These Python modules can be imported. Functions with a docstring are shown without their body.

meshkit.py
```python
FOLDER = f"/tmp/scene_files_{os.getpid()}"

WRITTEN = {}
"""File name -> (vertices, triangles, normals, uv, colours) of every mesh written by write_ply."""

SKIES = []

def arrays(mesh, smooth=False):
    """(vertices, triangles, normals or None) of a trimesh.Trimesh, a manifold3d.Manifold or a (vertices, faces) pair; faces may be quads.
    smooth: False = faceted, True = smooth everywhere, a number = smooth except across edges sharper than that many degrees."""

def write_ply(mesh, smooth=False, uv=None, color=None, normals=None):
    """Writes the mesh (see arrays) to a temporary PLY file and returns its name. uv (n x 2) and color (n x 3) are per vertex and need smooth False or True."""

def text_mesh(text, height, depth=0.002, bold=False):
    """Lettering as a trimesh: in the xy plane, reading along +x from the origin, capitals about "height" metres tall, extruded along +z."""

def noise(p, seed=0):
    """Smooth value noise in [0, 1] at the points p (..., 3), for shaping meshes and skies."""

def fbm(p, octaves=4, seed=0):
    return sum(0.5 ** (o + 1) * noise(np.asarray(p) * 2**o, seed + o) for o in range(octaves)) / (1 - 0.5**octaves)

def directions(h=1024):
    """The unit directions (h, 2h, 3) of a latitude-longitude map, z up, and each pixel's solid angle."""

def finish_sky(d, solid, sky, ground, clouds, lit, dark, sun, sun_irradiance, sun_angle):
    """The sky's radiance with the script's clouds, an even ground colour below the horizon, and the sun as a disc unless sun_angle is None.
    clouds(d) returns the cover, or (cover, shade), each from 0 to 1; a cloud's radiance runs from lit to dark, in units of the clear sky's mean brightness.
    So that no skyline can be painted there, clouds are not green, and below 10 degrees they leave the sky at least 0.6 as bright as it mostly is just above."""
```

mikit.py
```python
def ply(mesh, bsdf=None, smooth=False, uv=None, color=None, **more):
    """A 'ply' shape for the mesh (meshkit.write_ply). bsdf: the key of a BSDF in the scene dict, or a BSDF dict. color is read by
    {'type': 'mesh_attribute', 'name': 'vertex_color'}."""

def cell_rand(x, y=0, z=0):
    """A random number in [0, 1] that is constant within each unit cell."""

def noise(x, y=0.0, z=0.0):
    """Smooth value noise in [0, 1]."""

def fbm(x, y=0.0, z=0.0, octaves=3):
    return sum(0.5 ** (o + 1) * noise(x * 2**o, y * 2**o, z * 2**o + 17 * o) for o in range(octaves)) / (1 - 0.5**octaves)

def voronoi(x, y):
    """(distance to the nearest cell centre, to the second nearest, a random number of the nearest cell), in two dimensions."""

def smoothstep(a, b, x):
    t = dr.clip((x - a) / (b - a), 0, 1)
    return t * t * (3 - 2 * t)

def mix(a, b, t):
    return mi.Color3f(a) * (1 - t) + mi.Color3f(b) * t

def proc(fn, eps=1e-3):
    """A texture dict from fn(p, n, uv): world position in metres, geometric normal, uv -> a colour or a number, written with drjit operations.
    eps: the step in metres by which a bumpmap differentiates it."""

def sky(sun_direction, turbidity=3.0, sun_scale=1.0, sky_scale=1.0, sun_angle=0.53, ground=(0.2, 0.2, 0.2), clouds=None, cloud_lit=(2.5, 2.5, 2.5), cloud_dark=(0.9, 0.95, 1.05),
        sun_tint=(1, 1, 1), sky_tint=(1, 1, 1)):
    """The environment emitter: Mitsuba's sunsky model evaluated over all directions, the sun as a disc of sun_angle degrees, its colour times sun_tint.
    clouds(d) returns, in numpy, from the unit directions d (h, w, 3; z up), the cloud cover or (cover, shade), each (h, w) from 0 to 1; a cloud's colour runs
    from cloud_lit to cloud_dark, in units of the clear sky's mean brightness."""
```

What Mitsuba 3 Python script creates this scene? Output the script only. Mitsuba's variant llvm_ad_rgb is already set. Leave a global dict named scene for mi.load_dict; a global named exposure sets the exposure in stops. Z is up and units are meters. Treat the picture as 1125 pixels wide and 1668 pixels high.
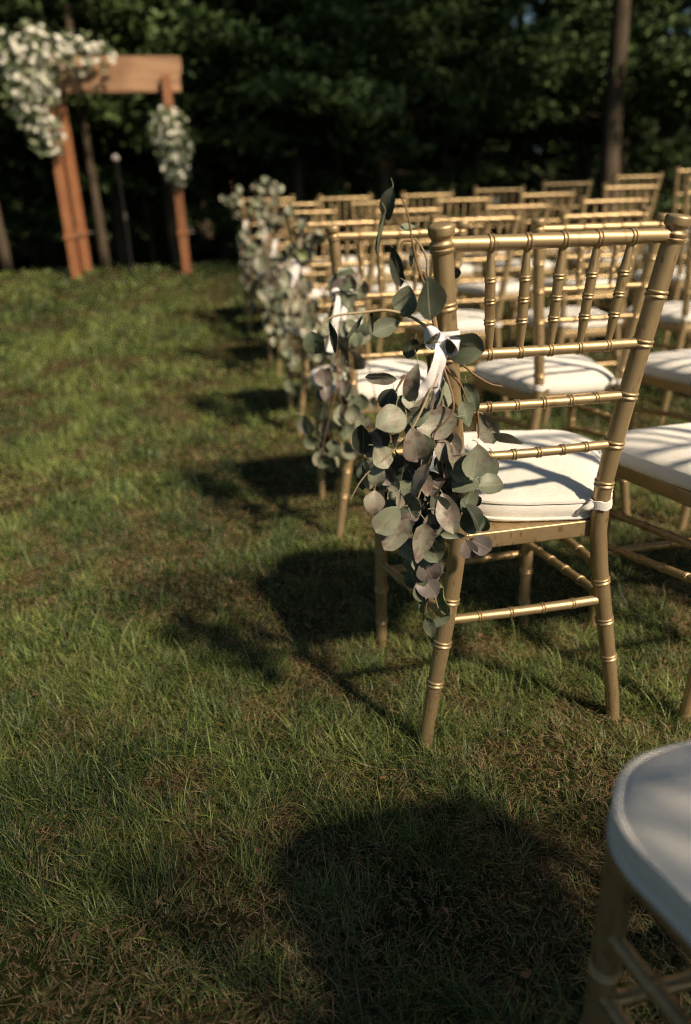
import math
import numpy as np, trimesh, shapely, mitsuba as mi, drjit as dr
import mikit, meshkit
from mikit import proc, noise as tnoise, fbm as tfbm, smoothstep, mix, voronoi
T = mi.ScalarTransform4f
scene, labels = {}, {}

# ------------------------------------------------------------------ camera, sky, exposure
EYE = np.array([-0.53677, -1.08063, 0.94828])
FWD = np.array([0.17771384, 0.90785599, -0.37975689])
UP = np.array([0.1069223, 0.36580171, 0.92453055])
scene['camera'] = {'type': 'thinlens', 'fov': 2 * math.degrees(math.atan(562.5 / 1189.2)), 'fov_axis': 'x',
                   'to_world': T().look_at(origin=EYE.tolist(), target=(EYE + FWD).tolist(), up=UP.tolist()),
                   'aperture_radius': 0.0066, 'focus_distance': 1.18, 'near_clip': 0.05, 'far_clip': 2000.0}
SUN = np.array([0.61, -0.98, 1.0])
scene['sky'] = mikit.sky(SUN.tolist(), turbidity=3, sun_tint=(1.0, 0.98, 0.94), sky_scale=0.6, sky_tint=(1.10, 1.0, 0.80), sun_angle=3.4, ground=(0.05, 0.06, 0.03))
exposure = 2.28

# ------------------------------------------------------------------ helpers
R = np.random.default_rng
def numbered(name):
    if name not in scene and name not in labels and not any(k.startswith(name + '__') for k in scene): return name
    i = 1
    while f'{name}_{i:03d}' in USED or f'{name}_{i:03d}' in scene: i += 1
    return f'{name}_{i:03d}'
USED = set()
def thing(name, label, category, group=None):
    key = name if name not in USED else None
    i = 1
    while key is None:
        k = f'{name}_{i:03d}'
        if k not in USED: key = k
        i += 1
    USED.add(key)
    labels[key] = {'label': label, 'category': category}
    if group: labels[key]['group'] = group
    return key
def part(holder, name, shape, to_world=None, kind=None, label=None):
    base = f'{holder}__{name}'
    key, i = base, 1
    while key in scene:
        key = f'{base}_{i:03d}'; i += 1
    scene[key] = {**shape} if to_world is None else {**shape, 'to_world': to_world}
    if kind or label: labels[key] = {k: v for k, v in (('kind', kind), ('label', label)) if v}
    return key
def alone(name, shape, label, category=None, kind=None):
    USED.add(name); scene[name] = shape
    labels[name] = {'label': label}
    if category: labels[name]['category'] = category
    if kind: labels[name]['kind'] = kind
def mat(m):
    return T(np.asarray(m, float))
def frame(o, x, y, z):
    m = np.eye(4); m[:3, 0] = x; m[:3, 1] = y; m[:3, 2] = z; m[:3, 3] = o
    return m
def unit(v):
    v = np.asarray(v, float); return v / np.linalg.norm(v)

def tube(path, radii, sides=16, caps=True):
    p = np.asarray(path, float); n = len(p)
    radii = np.broadcast_to(np.asarray(radii, float), (n,))
    t = np.gradient(p, axis=0); t /= np.linalg.norm(t, axis=1, keepdims=True) + 1e-12
    a = np.zeros_like(p)
    ref = np.array([1.0, 0, 0]) if abs(t[0, 0]) < 0.8 else np.array([0, 0, 1.0])
    a[0] = unit(ref - t[0] * (ref @ t[0]))
    for i in range(1, n):
        q = a[i - 1] - t[i] * (a[i - 1] @ t[i]); a[i] = q / (np.linalg.norm(q) + 1e-12)
    b = np.cross(t, a)
    ang = np.arange(sides) * 2 * np.pi / sides
    v = p[:, None] + radii[:, None, None] * (np.cos(ang)[None, :, None] * a[:, None] + np.sin(ang)[None, :, None] * b[:, None])
    v = v.reshape(-1, 3)
    i, j = np.meshgrid(np.arange(n - 1), np.arange(sides), indexing='ij')
    q = np.stack([i * sides + j, i * sides + (j + 1) % sides, (i + 1) * sides + (j + 1) % sides, (i + 1) * sides + j], -1).reshape(-1, 4)
    f = np.vstack([q[:, [0, 1, 2]], q[:, [0, 2, 3]]])
    if caps:
        c0, c1 = len(v), len(v) + 1
        v = np.vstack([v, p[0], p[-1]]); k = np.arange(sides); e = (n - 1) * sides
        f = np.vstack([f, np.stack([k * 0 + c0, (k + 1) % sides, k], 1), np.stack([k * 0 + c1, e + k, e + (k + 1) % sides], 1)])
    return v, f
def join(parts):
    vs, fs, at = [], [], 0
    for v, f in parts:
        vs.append(v); fs.append(np.asarray(f) + at); at += len(v)
    return np.vstack(vs), np.vstack(fs)
def catmull(pts, per=6):
    p = np.asarray(pts, float)
    p = np.vstack([2 * p[0] - p[1], p, 2 * p[-1] - p[-2]])
    out = []
    for i in range(1, len(p) - 2):
        t = np.linspace(0, 1, per, endpoint=False)[:, None]
        out.append(0.5 * (2 * p[i] + (p[i + 1] - p[i - 1]) * t + (2 * p[i - 1] - 5 * p[i] + 4 * p[i + 1] - p[i + 2]) * t ** 2 + (3 * p[i] - p[i - 1] - 3 * p[i + 1] + p[i + 2]) * t ** 3))
    return np.vstack(out + [p[-2:-1]])
def bevel_prism(poly, z0, z1, r=0.003, steps=3):
    """polygon (shapely, convex-ish) extruded with rounded top and bottom edges"""
    c = np.array(poly.exterior.coords)[:-1]
    if not poly.exterior.is_ccw: c = c[::-1]
    cen = c.mean(0)
    prof = [(r * (1 - math.sin(t)), z0 + r * (1 - math.cos(t))) for t in np.linspace(0, math.pi / 2, steps + 1)]
    prof += [(r * (1 - math.cos(t)), z1 - r * (1 - math.sin(t))) for t in np.linspace(0, math.pi / 2, steps + 1)]
    d = c - cen; L = np.linalg.norm(d, axis=1, keepdims=True)
    loops = [np.c_[cen + d * (1 - o / L), np.full(len(c), z)] for o, z in prof]
    return loft(loops)
def loft(loops, close=True):
    n = len(loops[0]); v = np.vstack(loops); m = len(loops)
    i, j = np.meshgrid(np.arange(m - 1), np.arange(n), indexing='ij')
    q = np.stack([i * n + j, i * n + (j + 1) % n, (i + 1) * n + (j + 1) % n, (i + 1) * n + j], -1).reshape(-1, 4)
    f = np.vstack([q[:, [0, 1, 2]], q[:, [0, 2, 3]]])
    if close:
        v = np.vstack([v, loops[0].mean(0), loops[-1].mean(0)]); k = np.arange(n); a, b = len(v) - 2, len(v) - 1; e = (m - 1) * n
        f = np.vstack([f, np.stack([k * 0 + a, (k + 1) % n, k], 1), np.stack([k * 0 + b, e + k, e + (k + 1) % n], 1)])
    return v, f
def box(x0, x1, y0, y1, z0, z1, r=0.004):
    return bevel_prism(shapely.box(x0, y0, x1, y1), z0, z1, r, 2)
def sst(a, b, t):
    t = np.clip((t - a) / (b - a), 0, 1); return t * t * (3 - 2 * t)
def gz(x, y):
    """height of the lawn"""
    x, y = np.asarray(x, float), np.asarray(y, float)
    yy = np.maximum(y, 0); yc = np.minimum(yy, 7.25)
    z = -0.0255085 * yc + 0.01227785 * yc ** 2 - np.clip(yy - 7.25, 0, 12) * 0.035
    z = z + 0.045 * np.clip(x - 1.1, 0, 6) ** 1.3 * sst(1, 3, y)
    return z
def gzn(x, y):
    p = np.stack([np.asarray(x, float) * 2.2, np.asarray(y, float) * 2.2, 0 * np.asarray(x, float)], -1)
    return gz(x, y) + 0.018 * (meshkit.fbm(p, 3, 5) - 0.55)

# ------------------------------------------------------------------ materials
def rgb(*c): return {'type': 'rgb', 'value': list(c)}
def gold_color(p, n, uv):
    a = tfbm(p.x * 30, p.y * 30, p.z * 30, 3); b = tnoise(p.x * 260, p.y * 260, p.z * 60)
    c = mix((0.40, 0.295, 0.162), (0.50, 0.38, 0.22), a)
    c = mix(c, (0.17, 0.095, 0.04), 0.55 * smoothstep(0.80, 0.90, b))
    return mix(c, (0.20, 0.135, 0.07), 0.5 * smoothstep(0.60, 0.78, tfbm(p.x * 75, p.y * 75, p.z * 16 + 9, 4)))
scene['gold_paint'] = {'type': 'principled', 'base_color': proc(gold_color), 'metallic': 0.72, 'roughness': 0.46, 'specular': 0.5}
def cloth_bump(p, n, uv):
    return dr.sin(p.x * 3600) * dr.sin(p.y * 3600) * 0.6 + 3.0 * tnoise(p.x * 90, p.y * 90, p.z * 90) + 9.0 * tfbm(p.x * 28, p.y * 28, p.z * 28, 2)
def cloth_color(p, n, uv):
    return mix((0.62, 0.61, 0.585), (0.70, 0.69, 0.665), tfbm(p.x * 40, p.y * 40, p.z * 40, 3))
scene['ivory_cloth'] = {'type': 'twosided', 'bsdf': {'type': 'bumpmap', 'arbitrary': {**proc(cloth_bump, 2e-4)}, 'scale': 0.00012,
                        'bsdf': {'type': 'principled', 'base_color': proc(cloth_color), 'roughness': 0.85, 'specular': 0.25, 'sheen': 0.3}}}
scene['satin'] = {'type': 'twosided', 'bsdf': {'type': 'principled', 'base_color': rgb(0.70, 0.69, 0.73), 'roughness': 0.38, 'specular': 0.5, 'sheen': 0.5}}
def leaf_fn(base, edge, spot, amt):
    def fn(p, n, uv):
        v = tfbm(p.x * 38, p.y * 38, p.z * 38, 3)
        c = mix(base, edge, smoothstep(0.35, 0.7, v))
        s = (smoothstep(0.47, 0.66, tfbm(p.x * 62, p.y * 62 + 7, p.z * 62, 4)) * 0.75 + 0.5 * smoothstep(0.68, 0.78, tfbm(p.x * 260, p.y * 260 + 7, p.z * 260, 2))) * amt
        s = dr.minimum(s + 0.5 * amt * smoothstep(0.40, 0.50, dr.abs(uv.y - 0.5)) * smoothstep(0.4, 0.6, v), 1)
        vein = smoothstep(0.03, 0.0, dr.abs(uv.y - 0.5)) * 0.5
        side = dr.abs(dr.sin((uv.x - dr.abs(uv.y - 0.5) * 0.7) * 34))
        vein = vein + 0.16 * smoothstep(0.12, 0.0, side)
        return mix(mix(c, spot, s), (0.34, 0.32, 0.22), dr.minimum(vein, 1))
    return fn
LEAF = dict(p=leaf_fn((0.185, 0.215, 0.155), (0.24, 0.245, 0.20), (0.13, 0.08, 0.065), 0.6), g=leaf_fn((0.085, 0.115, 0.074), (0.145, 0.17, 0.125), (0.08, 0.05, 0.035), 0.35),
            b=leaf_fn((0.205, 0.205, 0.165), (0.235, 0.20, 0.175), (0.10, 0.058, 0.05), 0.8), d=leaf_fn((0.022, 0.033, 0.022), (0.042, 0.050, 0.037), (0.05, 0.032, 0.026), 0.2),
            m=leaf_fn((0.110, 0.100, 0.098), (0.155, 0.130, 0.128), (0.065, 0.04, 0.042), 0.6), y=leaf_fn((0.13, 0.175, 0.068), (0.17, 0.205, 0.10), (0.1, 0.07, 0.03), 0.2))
for k, fn in LEAF.items():
    scene['leaf_' + k] = {'type': 'twosided', 'bsdf': {'type': 'principled', 'base_color': proc(fn), 'roughness': 0.5, 'specular': 0.45}}
scene['twig'] = {'type': 'principled', 'base_color': rgb(0.17, 0.105, 0.055), 'roughness': 0.6}
scene['twig_pale'] = {'type': 'principled', 'base_color': rgb(0.30, 0.24, 0.14), 'roughness': 0.6}
def ground_color(p, n, uv):
    a = tfbm(p.x * 6, p.y * 6, 0, 4); b = tfbm(p.x * 90, p.y * 90, 3, 3)
    c = mix((0.018, 0.024, 0.009), (0.045, 0.036, 0.018), smoothstep(0.4, 0.65, a))
    c = mix(c, (0.15, 0.11, 0.06), 0.6 * smoothstep(0.55, 0.78, b))
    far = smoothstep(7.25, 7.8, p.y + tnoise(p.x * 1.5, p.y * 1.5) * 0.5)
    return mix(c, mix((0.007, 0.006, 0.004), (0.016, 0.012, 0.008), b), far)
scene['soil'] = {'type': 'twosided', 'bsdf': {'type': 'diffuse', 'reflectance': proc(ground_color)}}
scene['blades'] = {'type': 'twosided', 'bsdf': {'type': 'principled', 'base_color': {'type': 'mesh_attribute', 'name': 'vertex_color'}, 'roughness': 0.5, 'specular': 0.4}}
scene['foliage'] = {'type': 'twosided', 'bsdf': {'type': 'principled', 'base_color': {'type': 'mesh_attribute', 'name': 'vertex_color'}, 'roughness': 0.6, 'specular': 0.3}}
def bark_color(p, n, uv):
    a = tfbm(p.x * 22, p.y * 22, p.z * 4, 4)
    return mix((0.035, 0.028, 0.02), (0.13, 0.105, 0.082), a)
scene['bark'] = {'type': 'twosided', 'bsdf': {'type': 'diffuse', 'reflectance': proc(bark_color)}}
def cedar_color(p, n, uv):
    a = tfbm(p.x * 2.2, p.y * 55, p.z * 55, 4); b = tfbm(p.x * 3, p.y * 3, p.z * 3, 2)
    c = mix((0.19, 0.10, 0.055), (0.42, 0.26, 0.15), smoothstep(0.25, 0.75, a))
    return mix(c, (0.16, 0.08, 0.04), 0.6 * smoothstep(0.5, 0.8, b))
def cedar_post_color(p, n, uv):
    a = tfbm(p.x * 40, p.y * 40, p.z * 7, 3)
    return mix((0.16, 0.062, 0.026), (0.28, 0.118, 0.05), a)
scene['cedar'] = {'type': 'principled', 'base_color': proc(cedar_color), 'roughness': 0.6}
scene['cedar_post'] = {'type': 'principled', 'base_color': proc(cedar_post_color), 'roughness': 0.6}
scene['petal'] = {'type': 'twosided', 'bsdf': {'type': 'principled', 'base_color': rgb(0.74, 0.74, 0.69), 'roughness': 0.7}}
scene['petal_heart'] = {'type': 'twosided', 'bsdf': {'type': 'principled', 'base_color': rgb(0.42, 0.42, 0.26), 'roughness': 0.7}}
scene['black_metal'] = {'type': 'principled', 'base_color': rgb(0.02, 0.02, 0.022), 'roughness': 0.4, 'metallic': 0.4}
scene['mic_foam'] = {'type': 'principled', 'base_color': rgb(0.24, 0.22, 0.22), 'roughness': 0.8}
scene['dark_steel'] = {'type': 'principled', 'base_color': rgb(0.12, 0.11, 0.10), 'roughness': 0.4, 'metallic': 0.8}

# ------------------------------------------------------------------ ground
def sheet(xs, ys):
    X, Y = np.meshgrid(xs, ys, indexing='ij')
    Z = gzn(X, Y); n, m = X.shape
    i, j = np.meshgrid(np.arange(n - 1), np.arange(m - 1), indexing='ij')
    q = np.stack([i * m + j, (i + 1) * m + j, (i + 1) * m + j + 1, i * m + j + 1], -1).reshape(-1, 4)
    return np.stack([X, Y, Z], -1).reshape(-1, 3), np.vstack([q[:, [0, 1, 2]], q[:, [0, 2, 3]]])
axis = lambda a, b, s: np.concatenate([-np.geomspace(400, -a + 1, 14), np.arange(a, b, s), np.geomspace(b + 1, 400, 14)])
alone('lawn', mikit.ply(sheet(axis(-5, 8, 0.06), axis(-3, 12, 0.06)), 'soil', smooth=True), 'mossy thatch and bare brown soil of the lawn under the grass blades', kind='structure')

# ------------------------------------------------------------------ grass
def make_grass():
    g = R(11)
    P = []
    # x0, x1, y0, y1, blades per square metre, width, height, share of the density that is thatch
    bands = [(-1.25, 0.75, -0.72, 0.45, 108000, 0.0017, 0.029), (-1.7, 1.9, 0.45, 1.5, 52000, 0.0024, 0.030), (-2.1, 2.6, 1.5, 3.2, 20000, 0.0035, 0.033),
             (-2.8, 3.4, 3.2, 5.4, 7500, 0.0060, 0.038), (-3.6, 4.6, 5.4, 7.45, 4800, 0.0090, 0.040)]
    f_, r_, u_ = FWD, np.cross(FWD, UP), UP
    for x0, x1, y0, y1, den, wd, ht in bands:
        n = int((x1 - x0) * (y1 - y0) * den)
        x, y = g.uniform(x0, x1, n), g.uniform(y0, y1, n)
        d = np.stack([x, y, gz(x, y)], 1) - EYE
        z = d @ f_; keep = (np.abs(d @ r_) / z < 0.53) & (d @ u_ / z > -0.80) & (z > 0.3)
        x, y = x[keep], y[keep]
        q = np.stack([x, y, 0 * x], 1)
        thin = 0.65 * meshkit.fbm(q * [3.1, 3.1, 1], 3, 2) + 0.35 * meshkit.noise(q * [13, 13, 1], 31); tuft = meshkit.noise(q * [26, 26, 1], 9)
        keep = g.uniform(0, 1, len(x)) < np.clip(0.48 + 0.8 * sst(0.36, 0.62, thin) * (0.35 + tuft), 0.1, 1)
        P.append(np.stack([x[keep], y[keep], np.full(keep.sum(), wd), np.full(keep.sum(), ht), thin[keep], tuft[keep]], 1))
    P = np.vstack(P); n = len(P)
    x, y, wd, ht, thin, tuft = P.T
    kind = g.uniform(0, 1, n); lush = sst(0.36, 0.60, thin)
    straw = kind < 0.50 - 0.42 * lush; flat = straw & (g.uniform(0, 1, n) < 0.75)
    clump = meshkit.noise(np.stack([x * 9, y * 9, 0 * x], 1), 4)
    h = ht * g.gamma(5, 1 / 5, n) * (0.55 + 0.6 * lush) * (0.65 + 0.6 * tuft + 0.35 * clump)
    h = np.minimum(h, 0.095)
    # tufts throw their blades outwards, and neighbouring tufts lean their own way
    az = g.uniform(0, 2 * np.pi, n) + 1.6 * np.pi * meshkit.noise(np.stack([x * 6, y * 6, 0 * x], 1), 14)
    az = np.where(g.uniform(0, 1, n) < 0.5, az, 5 * np.pi * meshkit.noise(np.stack([x * 15, y * 15, 0 * x], 1), 18) + g.normal(0, 0.5, n))
    tilt = np.where(flat, g.uniform(1.25, 1.5, n), np.where(straw, g.uniform(0.5, 1.3, n), np.clip(np.abs(g.normal(0.82, 0.36, n)), 0.03, 1.4)))
    face = az + np.pi / 2 + g.normal(0, 0.6, n)
    s = np.stack([np.cos(face), np.sin(face), 0 * x], 1)
    ld = np.stack([np.cos(az), np.sin(az), 0 * x], 1)
    root = np.stack([x, y, gzn(x, y) - 0.002 + np.where(flat, g.uniform(0.003, 0.016, n), 0)], 1)
    w = wd * g.uniform(0.55, 1.3, n) * np.where(straw, 0.55, 1)
    bend = g.uniform(0.05, 0.55, n)
    mid = root + ld * (np.sin(tilt) * 0.5 * h)[:, None]; mid[:, 2] += np.cos(tilt) * 0.5 * h + np.where(flat, 0.002, 0.0)
    t2 = np.minimum(tilt + bend, 1.62)
    tip = mid + ld * (np.sin(t2) * 0.5 * h)[:, None]; tip[:, 2] += np.cos(t2) * 0.5 * h
    V = np.stack([root - s * (w * .5)[:, None], root + s * (w * .5)[:, None], mid - s * (w * .46)[:, None], mid + s * (w * .46)[:, None], tip], 1).reshape(-1, 3)
    k = np.arange(n)[:, None] * 5
    F = np.stack([k + [0, 1, 3], k + [0, 3, 2], k + [2, 3, 4]], 1).reshape(-1, 3)
    base = np.array([0.060, 0.104, 0.027]); lime = np.array([0.180, 0.222, 0.060]); deep = np.array([0.020, 0.040, 0.013]); tan = np.array([0.30, 0.215, 0.12])
    t = np.clip(g.normal(0.40, 0.34, n) + 0.6 * (clump - 0.5) + 0.9 * (meshkit.fbm(np.stack([x * 1.9, y * 1.9, 0 * x], 1), 3, 44) - 0.5), 0, 1)[:, None]
    c = deep * (1 - t) ** 2 + base * 2 * t * (1 - t) + lime * t ** 2
    red = np.where(g.uniform(0, 1, n) < 0.10, 1.0, 0.0)[:, None]
    tan = tan * (1 - red) + np.array([0.16, 0.075, 0.035]) * red
    c = np.where(straw[:, None], tan * g.uniform(0.35, 1.15, n)[:, None], c) * g.uniform(0.75, 1.2, n)[:, None]
    C = np.repeat(c, 5, 0)
    return mikit.ply((V, F), 'blades', smooth=False, color=C), n
gr, n_blades = make_grass()
print('blades', n_blades)
alone('grass', gr, 'short tousled lawn grass, olive green with dry straw blades', 'grass', 'stuff')
def litter():
    g = R(61); n = 330; out = []; cols = []
    x, y = g.uniform(-1.6, 1.6, n), g.uniform(-0.7, 3.2, n) ** 1.0
    for i in range(n):
        L = g.uniform(0.005, 0.014); a = g.uniform(0, 6.3); w = L * g.uniform(0.35, 0.6); e = g.uniform(-0.3, 0.5) * L
        q = np.array([[-L, 0, 0], [-.3 * L, w, e], [-.3 * L, -w, e * .6], [.4 * L, w * .8, e], [.4 * L, -w * .8, e * .4], [L, 0, e * .3]])
        c, s_ = math.cos(a), math.sin(a); q = q @ np.array([[c, s_, 0], [-s_, c, 0], [0, 0, 1]]) * 0.8
        out.append((q + [x[i], y[i], float(gzn(x[i], y[i])) + g.uniform(0.008, 0.024)], np.array([[0, 2, 1], [1, 2, 3], [2, 4, 3], [3, 4, 5]])))
        cols.append(np.repeat(np.array([[0.17, 0.085, 0.04]]) * g.uniform(0.5, 1.5) + g.uniform(0, 0.03), 6, 0))
    v, f = join(out)
    return mikit.ply((v, f), 'blades', smooth=True, color=np.vstack(cols))
alone('leaf_litter', litter(), 'scattered small brown leaf scraps caught in the lawn grass', 'fallen leaves', 'stuff')

SHADE = [(7.0, -0.2, 0, 0, 1.0), (6.4, 2.2, 1, 60, 1.0), (4.42, -8.8, 0, 120, -1.0)]
# ------------------------------------------------------------------ chairs
W0, W1, W2, Y0, Y2 = 0.1985, 0.1240, 0.1822, -0.0256, -0.0399
ZT, H2, H3, H4, HM, HS, L1, L2, L3, HST = 0.9010, 0.7410, 0.6555, 0.5710, 0.8163, 0.4986, 0.3106, 0.2280, 0.1482, 0.2714
YF, WF = 0.362, 0.179
def post_xy(z):
    z = np.asarray(z, float)
    zz = np.linspace(0, 0.94, 400)
    x = np.interp(zz, [0, 0.43, 0.94], [W0, W1, W1 + (W2 - W1) * 0.51 / 0.48])
    y = np.where(zz < 0.43, Y0 * (0.43 - zz) / 0.43, Y2 * (np.maximum(zz - 0.43, 0) / 0.48) ** 1.4)
    k = np.exp(-0.5 * (np.arange(-70, 71) / 24) ** 2); k /= k.sum()
    xs = np.convolve(np.pad(x, 70, mode='reflect', reflect_type='odd'), k, 'valid'); ys = np.convolve(np.pad(y, 70, mode='reflect', reflect_type='odd'), k, 'valid')
    return np.interp(z, zz, xs), np.interp(z, zz, ys)
def pj(s, z):
    x, y = post_xy(z); return np.array([s * float(x), float(y), float(z)])
def bead_profile(length, r_of, beads, br=0.0022, bw=0.0042, lod=0):
    """(station, radius) along a stick with double beads at the given stations"""
    st = list(np.linspace(0, length, 14 if lod == 0 else 7)); out = []
    half = bw * 1.5
    st = [s for s in st if all(abs(s - b) > half * 1.4 for b in beads)]
    out = [(s, r_of(s)) for s in st]
    for b in beads:
        r = r_of(b)
        prof = [(-2.05, 0), (-1.75, 0.7), (-1.2, 1.0), (-0.6, 0.75), (-0.12, 0.05), (0.12, 0.05), (0.6, 0.75), (1.2, 1.0), (1.75, 0.7), (2.05, 0)] if lod == 0 else [(-2, 0), (-1.2, 1), (1.2, 1), (2, 0)]
        out += [(b + k * bw / 2 * 1.0, r + br * h) for k, h in prof]
    out = sorted(out)
    return np.array([o[0] for o in out]), np.array([o[1] for o in out])
def post_mesh(s, lod):
    rr = lambda z: 0.0122 + 0.0030 * min(z / 0.25, 1.0)
    z, r = bead_profile(0.888, rr, [L3, L2, L1, HS, H4, H3, H2, HM], 0.0024, 0.0062, lod)
    cap = [(0.8905, 0.0152), (0.8925, 0.0178), (0.8960, 0.0182), (0.8980, 0.0160), (0.8995, 0.0178), (0.9030, 0.0182), (0.9050, 0.0155), (0.9085, 0.0142), (0.9115, 0.0155), (0.9140, 0.0182), (0.9160, 0.0190),
           (0.9245, 0.0192), (0.9275, 0.0180), (0.9292, 0.0140), (0.9300, 0.0060)]
    if lod: cap = [(0.8925, 0.0178), (0.9030, 0.0182), (0.9085, 0.0142), (0.9150, 0.0190), (0.9245, 0.0192), (0.93, 0.008)]
    z = np.r_[z, [c[0] for c in cap]]; r = np.r_[r, [c[1] for c in cap]]
    z[0] = -0.02
    x, y = post_xy(np.clip(z, 0, 0.94))
    return tube(np.stack([s * x, y, z], 1), r, 24 if lod == 0 else 10)
def stick(a, b, r, beads, lod, bow=0.0, taper=None, sides=16, br=0.0019, bw=0.0042):
    a, b = np.asarray(a, float), np.asarray(b, float); L = np.linalg.norm(b - a)
    rf = (lambda s: r) if taper is None else (lambda s: r * taper(s / L))
    s, rad = bead_profile(L, rf, [q * L for q in beads], br, bw, lod)
    p = a + (b - a) * (s / L)[:, None]
    p[:, 1] += bow * (1 - (2 * s / L - 1) ** 2)
    return tube(p, rad, sides if lod == 0 else 8)
FR = [0.5 + 0.152 * k for k in (-2, -1, 0, 1, 2)]
def rail_pt(z, fr, bow):
    a, b = pj(-1, z), pj(1, z); q = a + (b - a) * fr; q[1] += bow * (1 - (2 * fr - 1) ** 2); return q
def seat_poly(grow=0.0):
    pts = [(-0.128, 0.004), (0.128, 0.004), (0.196, 0.345), (0.185, 0.372), (-0.185, 0.372), (-0.196, 0.345)]
    return shapely.Polygon(pts).buffer(0.012 + grow).buffer(-0.012).segmentize(0.03)
def seat_mesh(lod):
    p = seat_poly()
    return bevel_prism(p, 0.396, 0.4275, 0.0035, 3 if lod == 0 else 1)
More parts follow.
